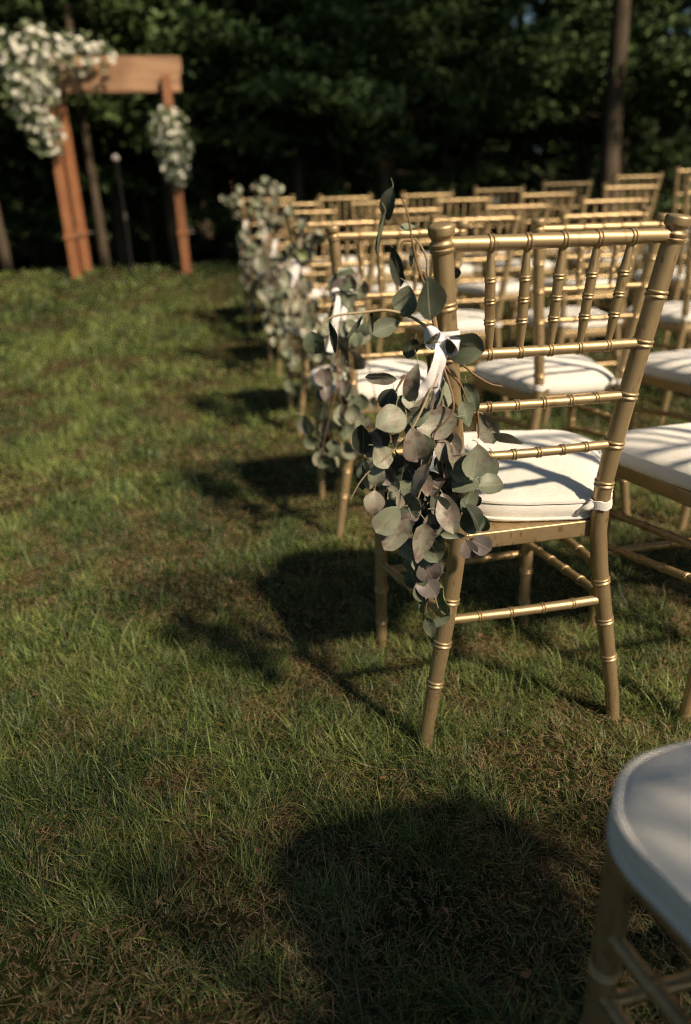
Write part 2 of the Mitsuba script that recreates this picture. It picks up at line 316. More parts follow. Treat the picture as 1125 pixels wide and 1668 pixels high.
def cushion_mesh(seed, lod, dx=0.0, dy=0.0, rot=0.0, rnd=0.095, lon=0.0, soft=True):
    pts = [(-0.120, 0.022), (0.120, 0.022), (0.195, 0.33 + lon), (0.150, 0.388 + lon), (0.0, 0.398 + lon), (-0.150, 0.388 + lon), (-0.195, 0.33 + lon)]
    poly = shapely.Polygon(pts).buffer(0.03, quad_segs=6).buffer(-rnd).buffer(rnd - 0.014, quad_segs=10)
    n = 96 if lod == 0 else 40
    ring = poly.exterior; c = np.array([ring.interpolate(t, normalized=True).coords[0] for t in np.arange(n) / n])
    if ring.is_ccw is False: c = c[::-1]
    cen = c.mean(0)
    prof = [(0.90, 0.4285), (0.975, 0.4288), (0.995, 0.4298), (1.012, 0.4315), (1.012, 0.4340), (0.994, 0.4358), (1.004, 0.442), (1.006, 0.448), (0.999, 0.4545), (0.990, 0.4570), (1.006, 0.4585), (1.004, 0.4618), (0.986, 0.4632),
            (0.972, 0.4612), (0.955, 0.4645), (0.91, 0.4695), (0.84, 0.4740), (0.74, 0.4778), (0.6, 0.4806), (0.42, 0.4822), (0.22, 0.4828), (0.06, 0.4830)]
    if soft: prof = [(0.90, 0.4285), (0.955, 0.4290), (0.985, 0.4325), (1.004, 0.4385), (1.010, 0.4455), (1.006, 0.4520), (0.998, 0.4560), (1.000, 0.4578), (0.992, 0.4600), (0.978, 0.4628), (0.950, 0.4668)] + prof[15:]
    elif lod: prof = prof[1:2] + prof[3:4] + prof[6:9] + prof[11:13] + prof[14:]
    loops = []
    for s, z in prof:
        q = cen + (c - cen) * s
        zz = np.full(n, z)
        w = np.stack([q[:, 0] * 14, q[:, 1] * 14, zz * 0 + seed], 1)
        zz = 0.4285 + (zz - 0.4285) * 1.14 + (0.0075 * (meshkit.fbm(w, 3, 3) - 0.5) if z > 0.43 else 0)
        loops.append(np.c_[q, zz])
    v, f = loft(loops)
    cs, sn = math.cos(rot), math.sin(rot)
    v = v - [0, 0.02, 0]
    v[:, :2] = np.stack([v[:, 0] * cs - v[:, 1] * sn + dx, v[:, 0] * sn + v[:, 1] * cs + dy + 0.02], 1)
    return v, f
def strap_mesh(s):
    """band of fabric round the back post, with a short tail towards the cushion"""
    o = pj(s, 0.462)
    ang = np.linspace(0, 2 * np.pi, 33)[:-1]; rr = 0.0170
    loops = []
    for dr_, dz in ((0, -0.0085), (0.0022, -0.0075), (0.0028, 0), (0.0022, 0.0075), (0, 0.0085)):
        q = np.stack([np.cos(ang) * (rr + dr_), np.sin(ang) * (rr + dr_), dz + 0.0012 * np.sin(5 * ang)], 1); loops.append(o + q)
    a = loft(loops, close=False)
    g = R(3)
    tail = tube(catmull([o + [-s * 0.014, 0.0, 0.0], o + [-s * 0.026, -0.004, -0.004], o + [-s * 0.034, 0.004, -0.012], o + [-s * 0.036, 0.012, -0.022]], 4), [0.0075, 0.0078, 0.007, 0.006, 0.006, 0.0055, 0.005, 0.0045, 0.004, 0.0035, 0.003, 0.003, 0.002][:13], 8)
    return join([a, tail])
def chair_parts(lod):
    G = lambda m: mikit.ply(m, 'gold_paint', smooth=50)
    sp_taper = lambda t: 0.62 + 0.38 * min(1.0, min(t, 1 - t) / 0.28)
    out = [('back_post', G(post_mesh(-1, lod))), ('back_post', G(post_mesh(1, lod)))]
    bow = -0.006
    out.append(('top_rail', G(stick(rail_pt(ZT, 0.03, 0), rail_pt(ZT, 0.97, 0), 0.0108, [(f - 0.03) / 0.94 for f in FR], lod, bow, br=0.0024, bw=0.005))))
    for z, r in ((H2, 0.0086), (H3, 0.0078), (H4, 0.0078)):
        out.append(('back_rail', G(stick(rail_pt(z, 0.02, 0), rail_pt(z, 0.98, 0), r, [(f - 0.02) / 0.96 for f in FR], lod, bow, br=0.0020, bw=0.0046))))
    for fr in FR:
        out.append(('spindle', G(stick(rail_pt(ZT - 0.008, fr, bow), rail_pt(H2 + 0.006, fr, bow), 0.0076, [0.29, 0.50, 0.71], lod, 0, sp_taper, br=0.0017, bw=0.0042))))
    out.append(('seat_frame', G(seat_mesh(lod))))
    for s in (-1, 1):
        fl = stick([s * (WF - 0.003), YF - 0.002, 0.398], [s * WF, YF - 0.004, -0.02], 0.0140, [0.36, 0.60, 0.80], lod, 0, lambda t: 1.0 - 0.2 * max(0, t - 0.6) / 0.4, 20, 0.0022, 0.006)
        out.append(('front_leg', G(fl)))
    for s in (-1, 1):
        out.append(('side_stretcher', G(stick([s * WF, YF - 0.01, 0.215], pj(s, 0.278) + [0, 0.008, 0], 0.0085, [0.16, 0.36, 0.57, 0.77, 0.93], lod))))
        out.append(('side_stretcher', G(stick([s * WF, YF - 0.01, 0.300], pj(s, 0.338) + [0, 0.008, 0], 0.0085, [0.16, 0.36, 0.57, 0.77, 0.93], lod))))
    out.append(('front_stretcher', G(stick([-WF, YF, 0.190], [WF, YF, 0.190], 0.0085, [0.12, 0.31, 0.5, 0.69, 0.88], lod))))
    out.append(('back_stretcher', G(stick(rail_pt(HST, 0.02, 0), rail_pt(HST, 0.98, 0), 0.0090, [0.19, 0.395, 0.605, 0.81], lod, -0.003))))
    return out
SETS = {0: chair_parts(0), 1: chair_parts(1)}
STRAP = [mikit.ply(strap_mesh(s), 'ivory_cloth', smooth=40) for s in (-1, 1)]
CUSH = {(k, l): mikit.ply(cushion_mesh(k * 3.7, l, *[(0, 0, 0), (0.004, 0.003, 0.02), (-0.003, 0, -0.015)][k]), 'ivory_cloth', smooth=45) for k in range(3) for l in (0, 1)}
CUSH_CORNER = mikit.ply(cushion_mesh(5.5, 0, soft=False), 'ivory_cloth', smooth=45)
CUSH_NEAR = mikit.ply(cushion_mesh(9.1, 0, 0.036, 0.014, -0.19, 0.115, 0.03, False), 'ivory_cloth', smooth=45)
CHAIR_AT = {}
def chair(row, col, x, y, yaw, label, lod):
    key = thing('gold_chair', label, 'chair', 'gold ceremony chairs in rows on the lawn')
    z = float(gz(x, y))
    m = frame([x, y, z], [math.cos(yaw), math.sin(yaw), 0], [-math.sin(yaw), math.cos(yaw), 0], [0, 0, 1])
    CHAIR_AT[(row, col)] = (key, m)
    tw = mat(m)
    for name, sh in SETS[lod]: part(key, name, sh, tw)
    part(key, 'cushion', CUSH_NEAR if (row, col) == (1, 0) else CUSH_CORNER if (row, col) == (0, 0) else CUSH[((row * 5 + col * 2) % 3, lod)], tw)
    for sh in STRAP[(1 if (row, col) == (1, 0) else 0):]: part(key, 'cushion_strap', sh, tw)
ORD = ['first', 'second', 'third', 'fourth', 'fifth', 'sixth', 'seventh']
ROWS = {0: [(-0.028, -1.0, 0.0), (0.50, -1.08, 0.0)],
        1: [(0, 0, 0), (0.517, -0.045, -0.6), (1.06, -0.14, 0.5)],
        2: [(0.039, 1.014, 0.3), (0.58, 0.905, -0.6), (1.10, 0.80, -0.5), (1.62, 0.70, 0.4)],
        3: [(0.085, 2.162, 0.3), (0.666, 2.058, -0.9), (1.196, 1.957, -1.5), (1.72, 1.85, 0.3), (2.25, 1.75, 0.0)],
        4: [(0.128, 3.312, 2.6), (0.695, 3.157, 0.3), (1.294, 3.053, 0.4), (1.768, 2.866, 0.0), (2.34, 2.80, -0.5)],
        5: [(0.17, 4.099, 0.9), (0.745, 3.996, 0.3), (1.304, 3.921, 0.8), (1.816, 3.767, 1.6), (2.37, 3.693, -1.6), (2.92, 3.62, -0.5)],
        6: [(0.08, 4.62, 0.5), (0.633, 4.535, -0.4), (1.246, 4.528, -0.7), (1.777, 4.47, -0.1), (2.302, 4.441, -1.1), (2.855, 4.403, -0.9), (3.33, 4.36, 0.5)]}
for row, L in ROWS.items():
    for col, (x, y, a) in enumerate(L):
        if row == 1 and col == 0: lab = 'sharp gold bamboo-style chair in the foreground, eucalyptus bundle on its left post, cushion askew'
        elif row == 0 and col == 0: lab = 'blurred gold chair in the bottom right corner, only its white cushion and front leg showing'
        elif row == 0: lab = 'gold chair beside the corner chair, mostly outside the frame'
        elif row == 1: lab = ['', 'gold chair cut by the right edge, beside the foreground chair', 'gold chair outside the right edge in the foreground row'][col]
        elif row == 6: lab = f'gold chair in the farthest row before the dark trees, {ORD[col]} from the aisle'
        elif col == 0: lab = {2: 'gold aisle chair directly behind the foreground chair, eucalyptus and long ribbon on its left post', 3: 'third gold chair along the aisle, blurred, bundle of eucalyptus beside its back', 4: 'fourth gold chair along the aisle, small and blurred, partly covered by greenery', 5: 'fifth gold chair along the aisle, nearly hidden by greenery'}[row]
        else: lab = f'gold chair {ORD[col]} from the aisle in the {ORD[row - 1]} row counting back from the foreground chair'
        chair(row, col, x, y, math.radians(a), lab, 0 if row in (1, 2) or (row, col) == (0, 0) else 1)
# ------------------------------------------------------------------ eucalyptus bundles
def leaf_mesh(seed):
    """unit leaf: base at x=0, tip at x=1, half width 0.5 in y; folded and curled"""
    g = R(seed); nu, nv = 9, 5
    fold, curl, twist, peak = g.uniform(0.08, 0.45), g.normal(0.0, 0.26), g.normal(0, 0.4), g.uniform(0.36, 0.58)
    u = np.linspace(0, 1, nu); v = np.linspace(-1, 1, nv)
    w = np.sin(np.pi * u ** (math.log(0.5) / math.log(peak))) ** 0.50; w[0] = 0.10; w[-1] = 0.05
    U, V = np.meshgrid(u, v, indexing='ij')
    Wd = w[:, None] * V * 0.5 * (1 + 0.05 * np.sin(U * 9 + seed))
    wav = 0.03 * np.sin(U * 7 + seed * 1.3 + V * 2) * np.abs(V)
    Z = fold * np.abs(V) * w[:, None] * 0.45 + curl * (U - 0.5) ** 2 * 2 - curl * 0.5 + wav + twist * Wd * (U - 0.4)
    p = np.stack([U, Wd, Z], -1).reshape(-1, 3)
    i, j = np.meshgrid(np.arange(nu - 1), np.arange(nv - 1), indexing='ij')
    q = np.stack([i * nv + j, (i + 1) * nv + j, (i + 1) * nv + j + 1, i * nv + j + 1], -1).reshape(-1, 4)
    f = np.vstack([q[:, [0, 1, 2]], q[:, [0, 2, 3]]])
    # petiole: a thin bent stalk behind the base, three-sided
    z0 = p[nv // 2, 2]; b1, b2 = g.normal(0, 0.10), g.normal(0, 0.10)
    pv, pf = tube([[0.03, 0, z0], [-0.06, 0.2 * b1, z0 + 0.2 * b2], [-0.13, b1, z0 + b2], [-0.20, 2.2 * b1, z0 + 2.0 * b2]], [0.020, 0.016, 0.015, 0.018], 4)
    uv = np.stack([U.ravel(), (V.ravel() + 1) / 2], 1)
    return (np.vstack([p, pv]), np.vstack([f, pf + len(p)])), np.vstack([uv, np.tile([0.5, 0.5], (len(pv), 1))])
LEAVES_PLY = {t: [mikit.ply(m, 'leaf_' + t, smooth=True, uv=uv) for m, uv in (leaf_mesh(40 + k) for k in range(9))] for t in 'pgbdmy'}
def put_leaf(holder, o, axis, normal, length, width, tone, k):
    """o = middle of the leaf"""
    a = unit(axis); n = unit(normal - a * (np.asarray(normal) @ a)); s = np.cross(n, a)
    m = frame(np.asarray(o) - a * length * 0.5, a * length, s * width, n * (0.5 * (length + width)))
    part(holder, 'leaf', LEAVES_PLY[tone][k % 9], mat(m))
def ribbon_mesh(path, normals, width, thick=0.0006):
    p = catmull(path, 8); n = catmull(normals, 8); n /= np.linalg.norm(n, axis=1, keepdims=True)
    t = np.gradient(p, axis=0); t /= np.linalg.norm(t, axis=1, keepdims=True)
    s = np.cross(t, n); s /= np.linalg.norm(s, axis=1, keepdims=True)
    k = 7; v = np.linspace(-1, 1, k)
    wob = 0.10 * width * (1 - v ** 2)
    P = p[:, None] + s[:, None] * (v * width / 2)[None, :, None] + n[:, None] * wob[None, :, None]
    m = len(p); a = P.reshape(-1, 3)
    i, j = np.meshgrid(np.arange(m - 1), np.arange(k - 1), indexing='ij')
    q = np.stack([i * k + j, (i + 1) * k + j, (i + 1) * k + j + 1, i * k + j + 1], -1).reshape(-1, 4)
    f = np.vstack([q[:, [0, 1, 2]], q[:, [0, 2, 3]]])
    return a, f
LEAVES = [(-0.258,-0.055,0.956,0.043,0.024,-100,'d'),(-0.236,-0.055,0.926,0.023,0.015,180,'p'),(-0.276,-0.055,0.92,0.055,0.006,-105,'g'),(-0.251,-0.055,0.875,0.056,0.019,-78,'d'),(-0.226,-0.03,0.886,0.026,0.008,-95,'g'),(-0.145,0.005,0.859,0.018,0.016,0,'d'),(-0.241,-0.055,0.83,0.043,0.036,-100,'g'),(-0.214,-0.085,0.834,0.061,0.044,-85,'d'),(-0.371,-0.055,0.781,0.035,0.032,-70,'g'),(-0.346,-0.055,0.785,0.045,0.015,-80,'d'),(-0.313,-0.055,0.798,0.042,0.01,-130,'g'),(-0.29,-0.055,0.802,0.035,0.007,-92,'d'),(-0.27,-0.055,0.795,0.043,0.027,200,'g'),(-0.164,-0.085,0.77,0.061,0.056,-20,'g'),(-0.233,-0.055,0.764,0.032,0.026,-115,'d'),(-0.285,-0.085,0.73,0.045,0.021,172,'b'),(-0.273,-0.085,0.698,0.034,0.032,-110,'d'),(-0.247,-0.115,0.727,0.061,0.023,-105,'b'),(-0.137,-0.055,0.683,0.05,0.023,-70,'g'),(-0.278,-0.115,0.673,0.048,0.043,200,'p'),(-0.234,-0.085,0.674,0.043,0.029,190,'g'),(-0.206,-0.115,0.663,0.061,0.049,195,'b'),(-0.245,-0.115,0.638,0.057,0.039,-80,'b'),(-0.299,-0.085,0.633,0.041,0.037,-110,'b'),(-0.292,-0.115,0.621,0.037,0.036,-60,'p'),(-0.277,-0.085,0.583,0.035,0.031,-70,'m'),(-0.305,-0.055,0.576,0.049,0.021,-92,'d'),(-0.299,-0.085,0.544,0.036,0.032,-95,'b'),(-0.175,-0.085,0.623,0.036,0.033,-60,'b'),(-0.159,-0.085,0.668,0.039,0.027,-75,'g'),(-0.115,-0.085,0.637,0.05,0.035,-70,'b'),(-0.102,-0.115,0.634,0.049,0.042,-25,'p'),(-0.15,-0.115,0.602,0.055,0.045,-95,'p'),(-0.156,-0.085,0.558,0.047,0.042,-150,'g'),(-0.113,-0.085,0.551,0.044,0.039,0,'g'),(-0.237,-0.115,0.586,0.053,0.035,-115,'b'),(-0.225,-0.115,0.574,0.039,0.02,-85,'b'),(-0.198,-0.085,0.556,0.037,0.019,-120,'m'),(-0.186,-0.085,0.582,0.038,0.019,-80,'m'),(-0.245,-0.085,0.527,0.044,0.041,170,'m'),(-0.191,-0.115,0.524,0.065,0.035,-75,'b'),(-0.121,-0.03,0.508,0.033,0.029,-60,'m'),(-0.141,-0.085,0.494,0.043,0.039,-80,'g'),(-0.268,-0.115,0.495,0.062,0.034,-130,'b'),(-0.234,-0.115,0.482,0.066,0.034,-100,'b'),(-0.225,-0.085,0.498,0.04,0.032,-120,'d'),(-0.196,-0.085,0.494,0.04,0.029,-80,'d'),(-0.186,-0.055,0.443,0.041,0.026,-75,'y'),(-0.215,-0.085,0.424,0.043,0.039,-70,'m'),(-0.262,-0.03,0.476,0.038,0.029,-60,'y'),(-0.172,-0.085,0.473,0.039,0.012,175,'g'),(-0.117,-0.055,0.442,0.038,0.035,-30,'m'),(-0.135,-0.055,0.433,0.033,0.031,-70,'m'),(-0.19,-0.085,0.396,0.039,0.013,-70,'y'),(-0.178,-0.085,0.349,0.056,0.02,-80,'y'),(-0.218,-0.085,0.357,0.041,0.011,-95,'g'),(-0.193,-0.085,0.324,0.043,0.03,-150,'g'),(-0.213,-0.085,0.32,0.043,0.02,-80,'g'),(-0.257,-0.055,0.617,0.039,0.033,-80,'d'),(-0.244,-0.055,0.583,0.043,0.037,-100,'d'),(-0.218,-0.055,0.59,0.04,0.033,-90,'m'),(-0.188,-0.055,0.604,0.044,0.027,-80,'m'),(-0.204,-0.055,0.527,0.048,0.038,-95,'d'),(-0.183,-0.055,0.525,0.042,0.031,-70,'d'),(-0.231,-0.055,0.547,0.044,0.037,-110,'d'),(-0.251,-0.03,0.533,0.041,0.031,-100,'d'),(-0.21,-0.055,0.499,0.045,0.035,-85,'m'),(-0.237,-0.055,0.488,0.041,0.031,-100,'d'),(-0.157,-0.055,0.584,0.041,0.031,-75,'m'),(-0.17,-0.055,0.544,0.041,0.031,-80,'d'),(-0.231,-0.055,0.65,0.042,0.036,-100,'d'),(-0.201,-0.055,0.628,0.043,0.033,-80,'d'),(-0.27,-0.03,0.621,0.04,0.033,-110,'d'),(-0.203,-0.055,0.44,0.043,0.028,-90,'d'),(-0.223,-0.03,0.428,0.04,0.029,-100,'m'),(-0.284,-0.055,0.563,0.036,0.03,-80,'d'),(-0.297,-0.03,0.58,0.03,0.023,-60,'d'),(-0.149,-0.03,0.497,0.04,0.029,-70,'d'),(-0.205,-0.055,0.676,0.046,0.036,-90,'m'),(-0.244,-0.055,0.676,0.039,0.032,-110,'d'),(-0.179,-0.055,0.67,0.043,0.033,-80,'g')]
STEMS = [[(-0.196, -0.06, 0.783), (-0.209, -0.06, 0.838), (-0.222, -0.06, 0.872), (-0.23, -0.06, 0.902), (-0.237, -0.06, 0.939), (-0.247, -0.06, 0.968)],[(-0.191, -0.055, 0.779), (-0.207, -0.055, 0.86), (-0.208, -0.055, 0.882), (-0.217, -0.055, 0.901), (-0.226, -0.055, 0.912)],[(-0.221, -0.06, 0.864), (-0.216, -0.06, 0.868), (-0.213, -0.06, 0.863), (-0.209, -0.06, 0.857)],[(-0.233, -0.06, 0.91), (-0.243, -0.06, 0.909), (-0.249, -0.06, 0.899)],[(-0.197, -0.06, 0.783), (-0.233, -0.06, 0.808), (-0.269, -0.06, 0.819), (-0.302, -0.06, 0.818), (-0.34, -0.06, 0.816), (-0.358, -0.06, 0.808), (-0.365, -0.06, 0.796)],[(-0.194, -0.07, 0.75), (-0.176, -0.07, 0.726), (-0.159, -0.07, 0.707), (-0.149, -0.07, 0.684), (-0.135, -0.07, 0.667)],[(-0.172, -0.05, 0.745), (-0.15, -0.05, 0.733), (-0.133, -0.05, 0.718), (-0.106, -0.05, 0.701), (-0.085, -0.05, 0.695)],[(-0.212, -0.075, 0.754), (-0.209, -0.075, 0.724), (-0.212, -0.075, 0.693), (-0.208, -0.075, 0.674)],[(-0.205, -0.08, 0.757), (-0.204, -0.08, 0.724), (-0.202, -0.08, 0.678)],[(-0.197, -0.07, 0.755), (-0.193, -0.07, 0.715), (-0.188, -0.07, 0.675)],[(-0.206, -0.07, 0.755), (-0.214, -0.07, 0.711), (-0.236, -0.07, 0.679)],[(-0.202, -0.075, 0.653), (-0.194, -0.075, 0.594), (-0.19, -0.075, 0.56), (-0.203, -0.075, 0.506), (-0.209, -0.075, 0.457), (-0.205, -0.075, 0.398), (-0.194, -0.075, 0.358), (-0.186, -0.075, 0.337)],[(-0.211, -0.075, 0.654), (-0.204, -0.075, 0.608), (-0.217, -0.075, 0.563), (-0.237, -0.075, 0.51), (-0.257, -0.075, 0.492)],[(-0.184, -0.07, 0.657), (-0.189, -0.07, 0.592), (-0.178, -0.07, 0.543), (-0.153, -0.07, 0.499)],[(-0.294, -0.08, 0.593), (-0.294, -0.08, 0.573), (-0.295, -0.08, 0.556)],[(-0.14, -0.09, 0.671), (-0.137, -0.09, 0.648), (-0.137, -0.09, 0.629)],[(-0.201, -0.085, 0.387), (-0.211, -0.085, 0.366), (-0.216, -0.085, 0.336)],[(-0.194, -0.085, 0.401), (-0.201, -0.085, 0.376), (-0.193, -0.085, 0.344)],[(-0.249, -0.085, 0.732), (-0.265, -0.085, 0.706)]]
def near_bundle():
    key = thing('eucalyptus_bundle', 'large sharp bundle of drying eucalyptus hung from the foreground chair with a white satin bow', 'eucalyptus', 'eucalyptus bundles hung on the aisle chairs')
    g = R(5); tw = mat(CHAIR_AT[(1, 0)][1])
    right, up = np.array([0.982, -0.187, 0]), np.array([0, 0, 1.0])
    cam = unit(EYE - np.array([-0.21, -0.08, 0.6]))
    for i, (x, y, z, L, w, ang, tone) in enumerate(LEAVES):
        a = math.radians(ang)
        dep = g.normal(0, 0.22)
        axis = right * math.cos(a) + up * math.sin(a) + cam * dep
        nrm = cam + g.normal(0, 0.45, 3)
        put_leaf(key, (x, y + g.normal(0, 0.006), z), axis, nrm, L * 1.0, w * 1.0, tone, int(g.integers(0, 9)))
    for q in range(64):      # leaves filling the body of the bundle behind the front ones
        t = g.uniform(0, 1); w_ = 0.040 * math.sin(math.pi * min(1, 0.25 + 0.85 * t)) + 0.012
        o = np.array([-0.212 + g.normal(0.0, 1) * w_, -0.084 + g.normal(0, 0.014), 0.70 - 0.31 * t])
        L = g.uniform(0.030, 0.052)
        put_leaf(key, o, right * g.normal(0, 0.5) - up + cam * g.normal(0, 0.35), cam + g.normal(0, 0.6, 3), L, L * g.uniform(0.62, 0.9), g.choice(list('pgbdm'), p=[.3, .3, .15, .15, .1]), int(g.integers(0, 9)))
    for s in STEMS:
        n = len(s); p = catmull(s, 5); r = np.linspace(0.0024, 0.0011, len(p))
        part(key, 'stem', mikit.ply(tube(p, r, 6), 'twig' if g.uniform() < 0.6 else 'twig_pale', smooth=True))
    for q in range(2):      # bare twigs hanging through the front of the bundle
        a0 = np.array([-0.200 + g.normal(0, 0.010), -0.085, 0.745]); e = np.array([-0.212 + g.normal(0, 0.045), -0.105 + g.normal(0, 0.012), 0.50 + g.uniform(0, 0.18)])
        mid = a0 * 0.5 + e * 0.5 + [g.normal(0, 0.014), -0.018, 0.0]; m2 = a0 * 0.2 + e * 0.8 + [g.normal(0, 0.012), -0.008, 0.0]
        pp = catmull([a0, mid, m2, e], 6)
        part(key, 'stem', mikit.ply(tube(pp, np.linspace(0.0020, 0.0009, len(pp)), 6), 'twig' if q % 3 else 'twig_pale', smooth=True))
    k = np.array([-0.196, -0.082, 0.775])
    rb = []
    # knot, two loops, two tails and the band round the post
    kn = trimesh.creation.icosphere(3, 1.0); kv = np.array(kn.vertices) * [0.0085, 0.008, 0.010]; kv *= 1 + 0.10 * np.sin(kv[:, 2:3] * 900)
    rb.append((kv + k, np.array(kn.faces)))
    def loop(dx, dz, wd, out):
        P = [k, k + [dx * 0.45, -0.016, dz * 0.6 + 0.012], k + [dx * 0.95, -0.022 - out, dz + 0.006], k + [dx * 1.05, -0.006, dz - 0.008], k + [dx * 0.6, 0.004, dz * 0.5 - 0.014], k]
        N = [[0, -1, 0.5], [0, -0.6, 1], [dx * 20, -1, 0.5], [dx * 40, 0.5, -0.4], [0, 0.4, -1], [0, 0.5, -1]]
        rb.append(ribbon_mesh(P, N, wd))
    loop(0.019, -0.006, 0.014, 0.002); loop(-0.024, 0.012, 0.015, 0.0)
    rb.append(ribbon_mesh([k, k + [-0.010, -0.016, -0.022], k + [-0.020, -0.018, -0.048], k + [-0.027, -0.014, -0.060], k + [-0.029, -0.012, -0.072], k + [-0.033, -0.008, -0.084]],
                          [[0.3, -1, 0.3], [0.6, -1, 0.2], [0.2, -1, 0], [-0.2, -1, 0.1], [0.3, -1, 0], [0.2, -1, 0]], 0.015))
    rb.append(ribbon_mesh([k, k + [0.0, -0.012, -0.02], k + [-0.004, -0.006, -0.05], k + [-0.010, 0.0, -0.08], k + [-0.012, 0.0, -0.11]],
                          [[0.3, -1, 0.3], [0.5, -1, 0.2], [0.2, -1, 0], [-0.4, -1, 0.1], [0.3, -1, 0]], 0.015))
    o = pj(-1, 0.775); an = np.linspace(0, 2 * np.pi, 20)[:-1]
    pts = [o + np.array([math.cos(t) * 0.0175, math.sin(t) * 0.0175, 0]) for t in an]; pts = [k * 0.5 + o * 0.5 if False else q for q in pts]
    rb.append(ribbon_mesh(pts + pts[:1], [q - o for q in pts + pts[:1]], 0.012))
    rb.append(ribbon_mesh([o + [-0.012, -0.014, 0], k + [0.002, 0.004, 0]], [[0.6, 0, 1], [0.6, 0, 1]], 0.010))
    part(key, 'ribbon', mikit.ply(join(rb), 'satin', smooth=True))
near_bundle()
def far_bundle(row, n, label, seed, sprigs, hang=0.46, rs=1.0):
    key = thing('eucalyptus_bundle', label, 'eucalyptus', 'eucalyptus bundles hung on the aisle chairs')
    g = R(seed); m = CHAIR_AT[(row, 0)][1]; tw = mat(m)
    k = pj(-1, 0.75) + [-0.01, -0.045, 0]
    W = lambda q: (m[:3, :3] @ np.asarray(q, float)) + m[:3, 3]
    ends = []
    st = []
    for i in range(9):
        e = k + [g.normal(-0.012, 0.052), g.normal(-0.035, 0.03), -g.uniform(0.45, 1.0) * hang]
        mid = k * 0.5 + e * 0.5 + [g.normal(0, 0.02), -0.03, 0.02]
        st.append((k, mid, e)); part(key, 'stem', mikit.ply(tube(catmull([k, mid, e], 5), np.linspace(0.0022, 0.001, 11), 5), 'twig', smooth=True), tw)
    up = []
    for dx, dz in sprigs:
        e = k + [dx, g.normal(-0.02, 0.02), dz]; mid = k * 0.5 + e * 0.5 + [dx * 0.12, -0.02, 0.02]
        up.append((k, mid, e)); part(key, 'stem', mikit.ply(tube(catmull([k, mid, e], 5), np.linspace(0.002, 0.0009, 11), 5), 'twig', smooth=True), tw)
    cam = unit(EYE - W(k))
    for i in range(n):
        if i < n * 0.72 or not up:
            a, b, c = st[int(g.integers(0, len(st)))]; t = 1 - g.uniform(0, 1) ** 1.4 * 0.85
            q = (1 - t) ** 2 * a + 2 * t * (1 - t) * b + t * t * c + g.normal(0, 1, 3) * [0.026, 0.018, 0.02]
            ax = np.array([g.normal(0, 0.45), g.normal(0, 0.3), -1])
        else:
            a, b, c = up[int(g.integers(0, len(up)))]; t = g.uniform(0.25, 1.0)
            q = (1 - t) ** 2 * a + 2 * t * (1 - t) * b + t * t * c + g.normal(0, 1, 3) * [0.02, 0.012, 0.015]
            ax = (c - a) / np.linalg.norm(c - a) + g.normal(0, 0.6, 3)
        L = g.uniform(0.040, 0.064); w = L * g.uniform(0.68, 0.95)
        tone = g.choice(list('pgpgbmdy'), p=[.34, .22, .14, .1, .06, .05, .06, .03])
        put_leaf(key, W(q), m[:3, :3] @ ax, cam + g.normal(0, 0.45, 3), L, w, tone, int(g.integers(0, 9)))
    o = k + [0, -0.02, 0.01]; rb = []
    kn = trimesh.creation.icosphere(2, 0.010); rb.append((np.array(kn.vertices) + o, np.array(kn.faces)))
    for s in (-1, 1):
        rb.append(ribbon_mesh([o, o + [s * 0.02, -0.02, 0.018], o + [s * 0.042, -0.016, 0.01], o + [s * 0.036, 0, -0.012], o], [[0, -1, 0.5], [0, -0.6, 1], [s, -1, 0.5], [s, 0.5, -0.4], [0, 0.5, -1]], 0.024))
    rb.append(ribbon_mesh([o, o + [-0.02, -0.03, -0.03], o + [-0.035, -0.04, -0.09], o + [-0.045, -0.035, -0.15], o + [-0.06, -0.04, -0.20]], [[0.3, -1, 0.3], [0.6, -1, 0.2], [0.1, -1, 0], [-0.3, -1, 0.1], [0.2, -1, 0]], 0.027))
    rb.append(ribbon_mesh([o, o + [0.01, -0.02, -0.03], o + [-0.005, -0.03, -0.08], o + [-0.015, -0.03, -0.15]], [[0.3, -1, 0.3], [0.6, -1, 0.2], [0.1, -1, 0], [-0.3, -1, 0.1]], 0.025))
    rb = [(o + (v - o) * rs, f) for v, f in rb]
    an = np.linspace(0, 2 * np.pi, 14)[:-1]; oo = pj(-1, 0.755); pts = [oo + np.array([math.cos(t) * 0.0178, math.sin(t) * 0.0178, 0]) for t in an]
    rb.append(ribbon_mesh(pts + pts[:1], [q - oo for q in pts + pts[:1]], 0.012))
    rb.append(ribbon_mesh([oo + [-0.01, -0.014, 0], o + [0, 0.004, 0]], [[0.6, 0, 1], [0.6, 0, 1]], 0.012))
    part(key, 'ribbon', mikit.ply(join(rb), 'satin', smooth=True), tw)
far_bundle(2, 104, 'eucalyptus bundle with a long white ribbon on the chair directly behind the foreground chair', 21, [(0.03, 0.03)], 0.50, 0.75)
far_bundle(3, 104, 'blurred eucalyptus bundle with white ribbon on the third aisle chair', 22, [(0.05, 0.19), (0.09, 0.12), (-0.04, 0.05)], 0.55, 0.5)
far_bundle(4, 104, 'blurred eucalyptus bundle with a pale bow on the fourth aisle chair', 23, [(-0.08, 0.20), (-0.03, 0.28), (0.07, 0.2), (0.03, 0.3)], 0.62, 0.4)
far_bundle(5, 92, 'soft blurred eucalyptus bundle on the fifth aisle chair', 24, [(-0.10, 0.2), (-0.02, 0.28), (0.08, 0.26)], 0.6, 0.35)
far_bundle(6, 92, 'farthest blurred eucalyptus bundle, leftmost of the aisle greenery', 25, [(-0.14, 0.18), (-0.08, 0.28), (0.1, 0.2)], 0.6, 0.32)

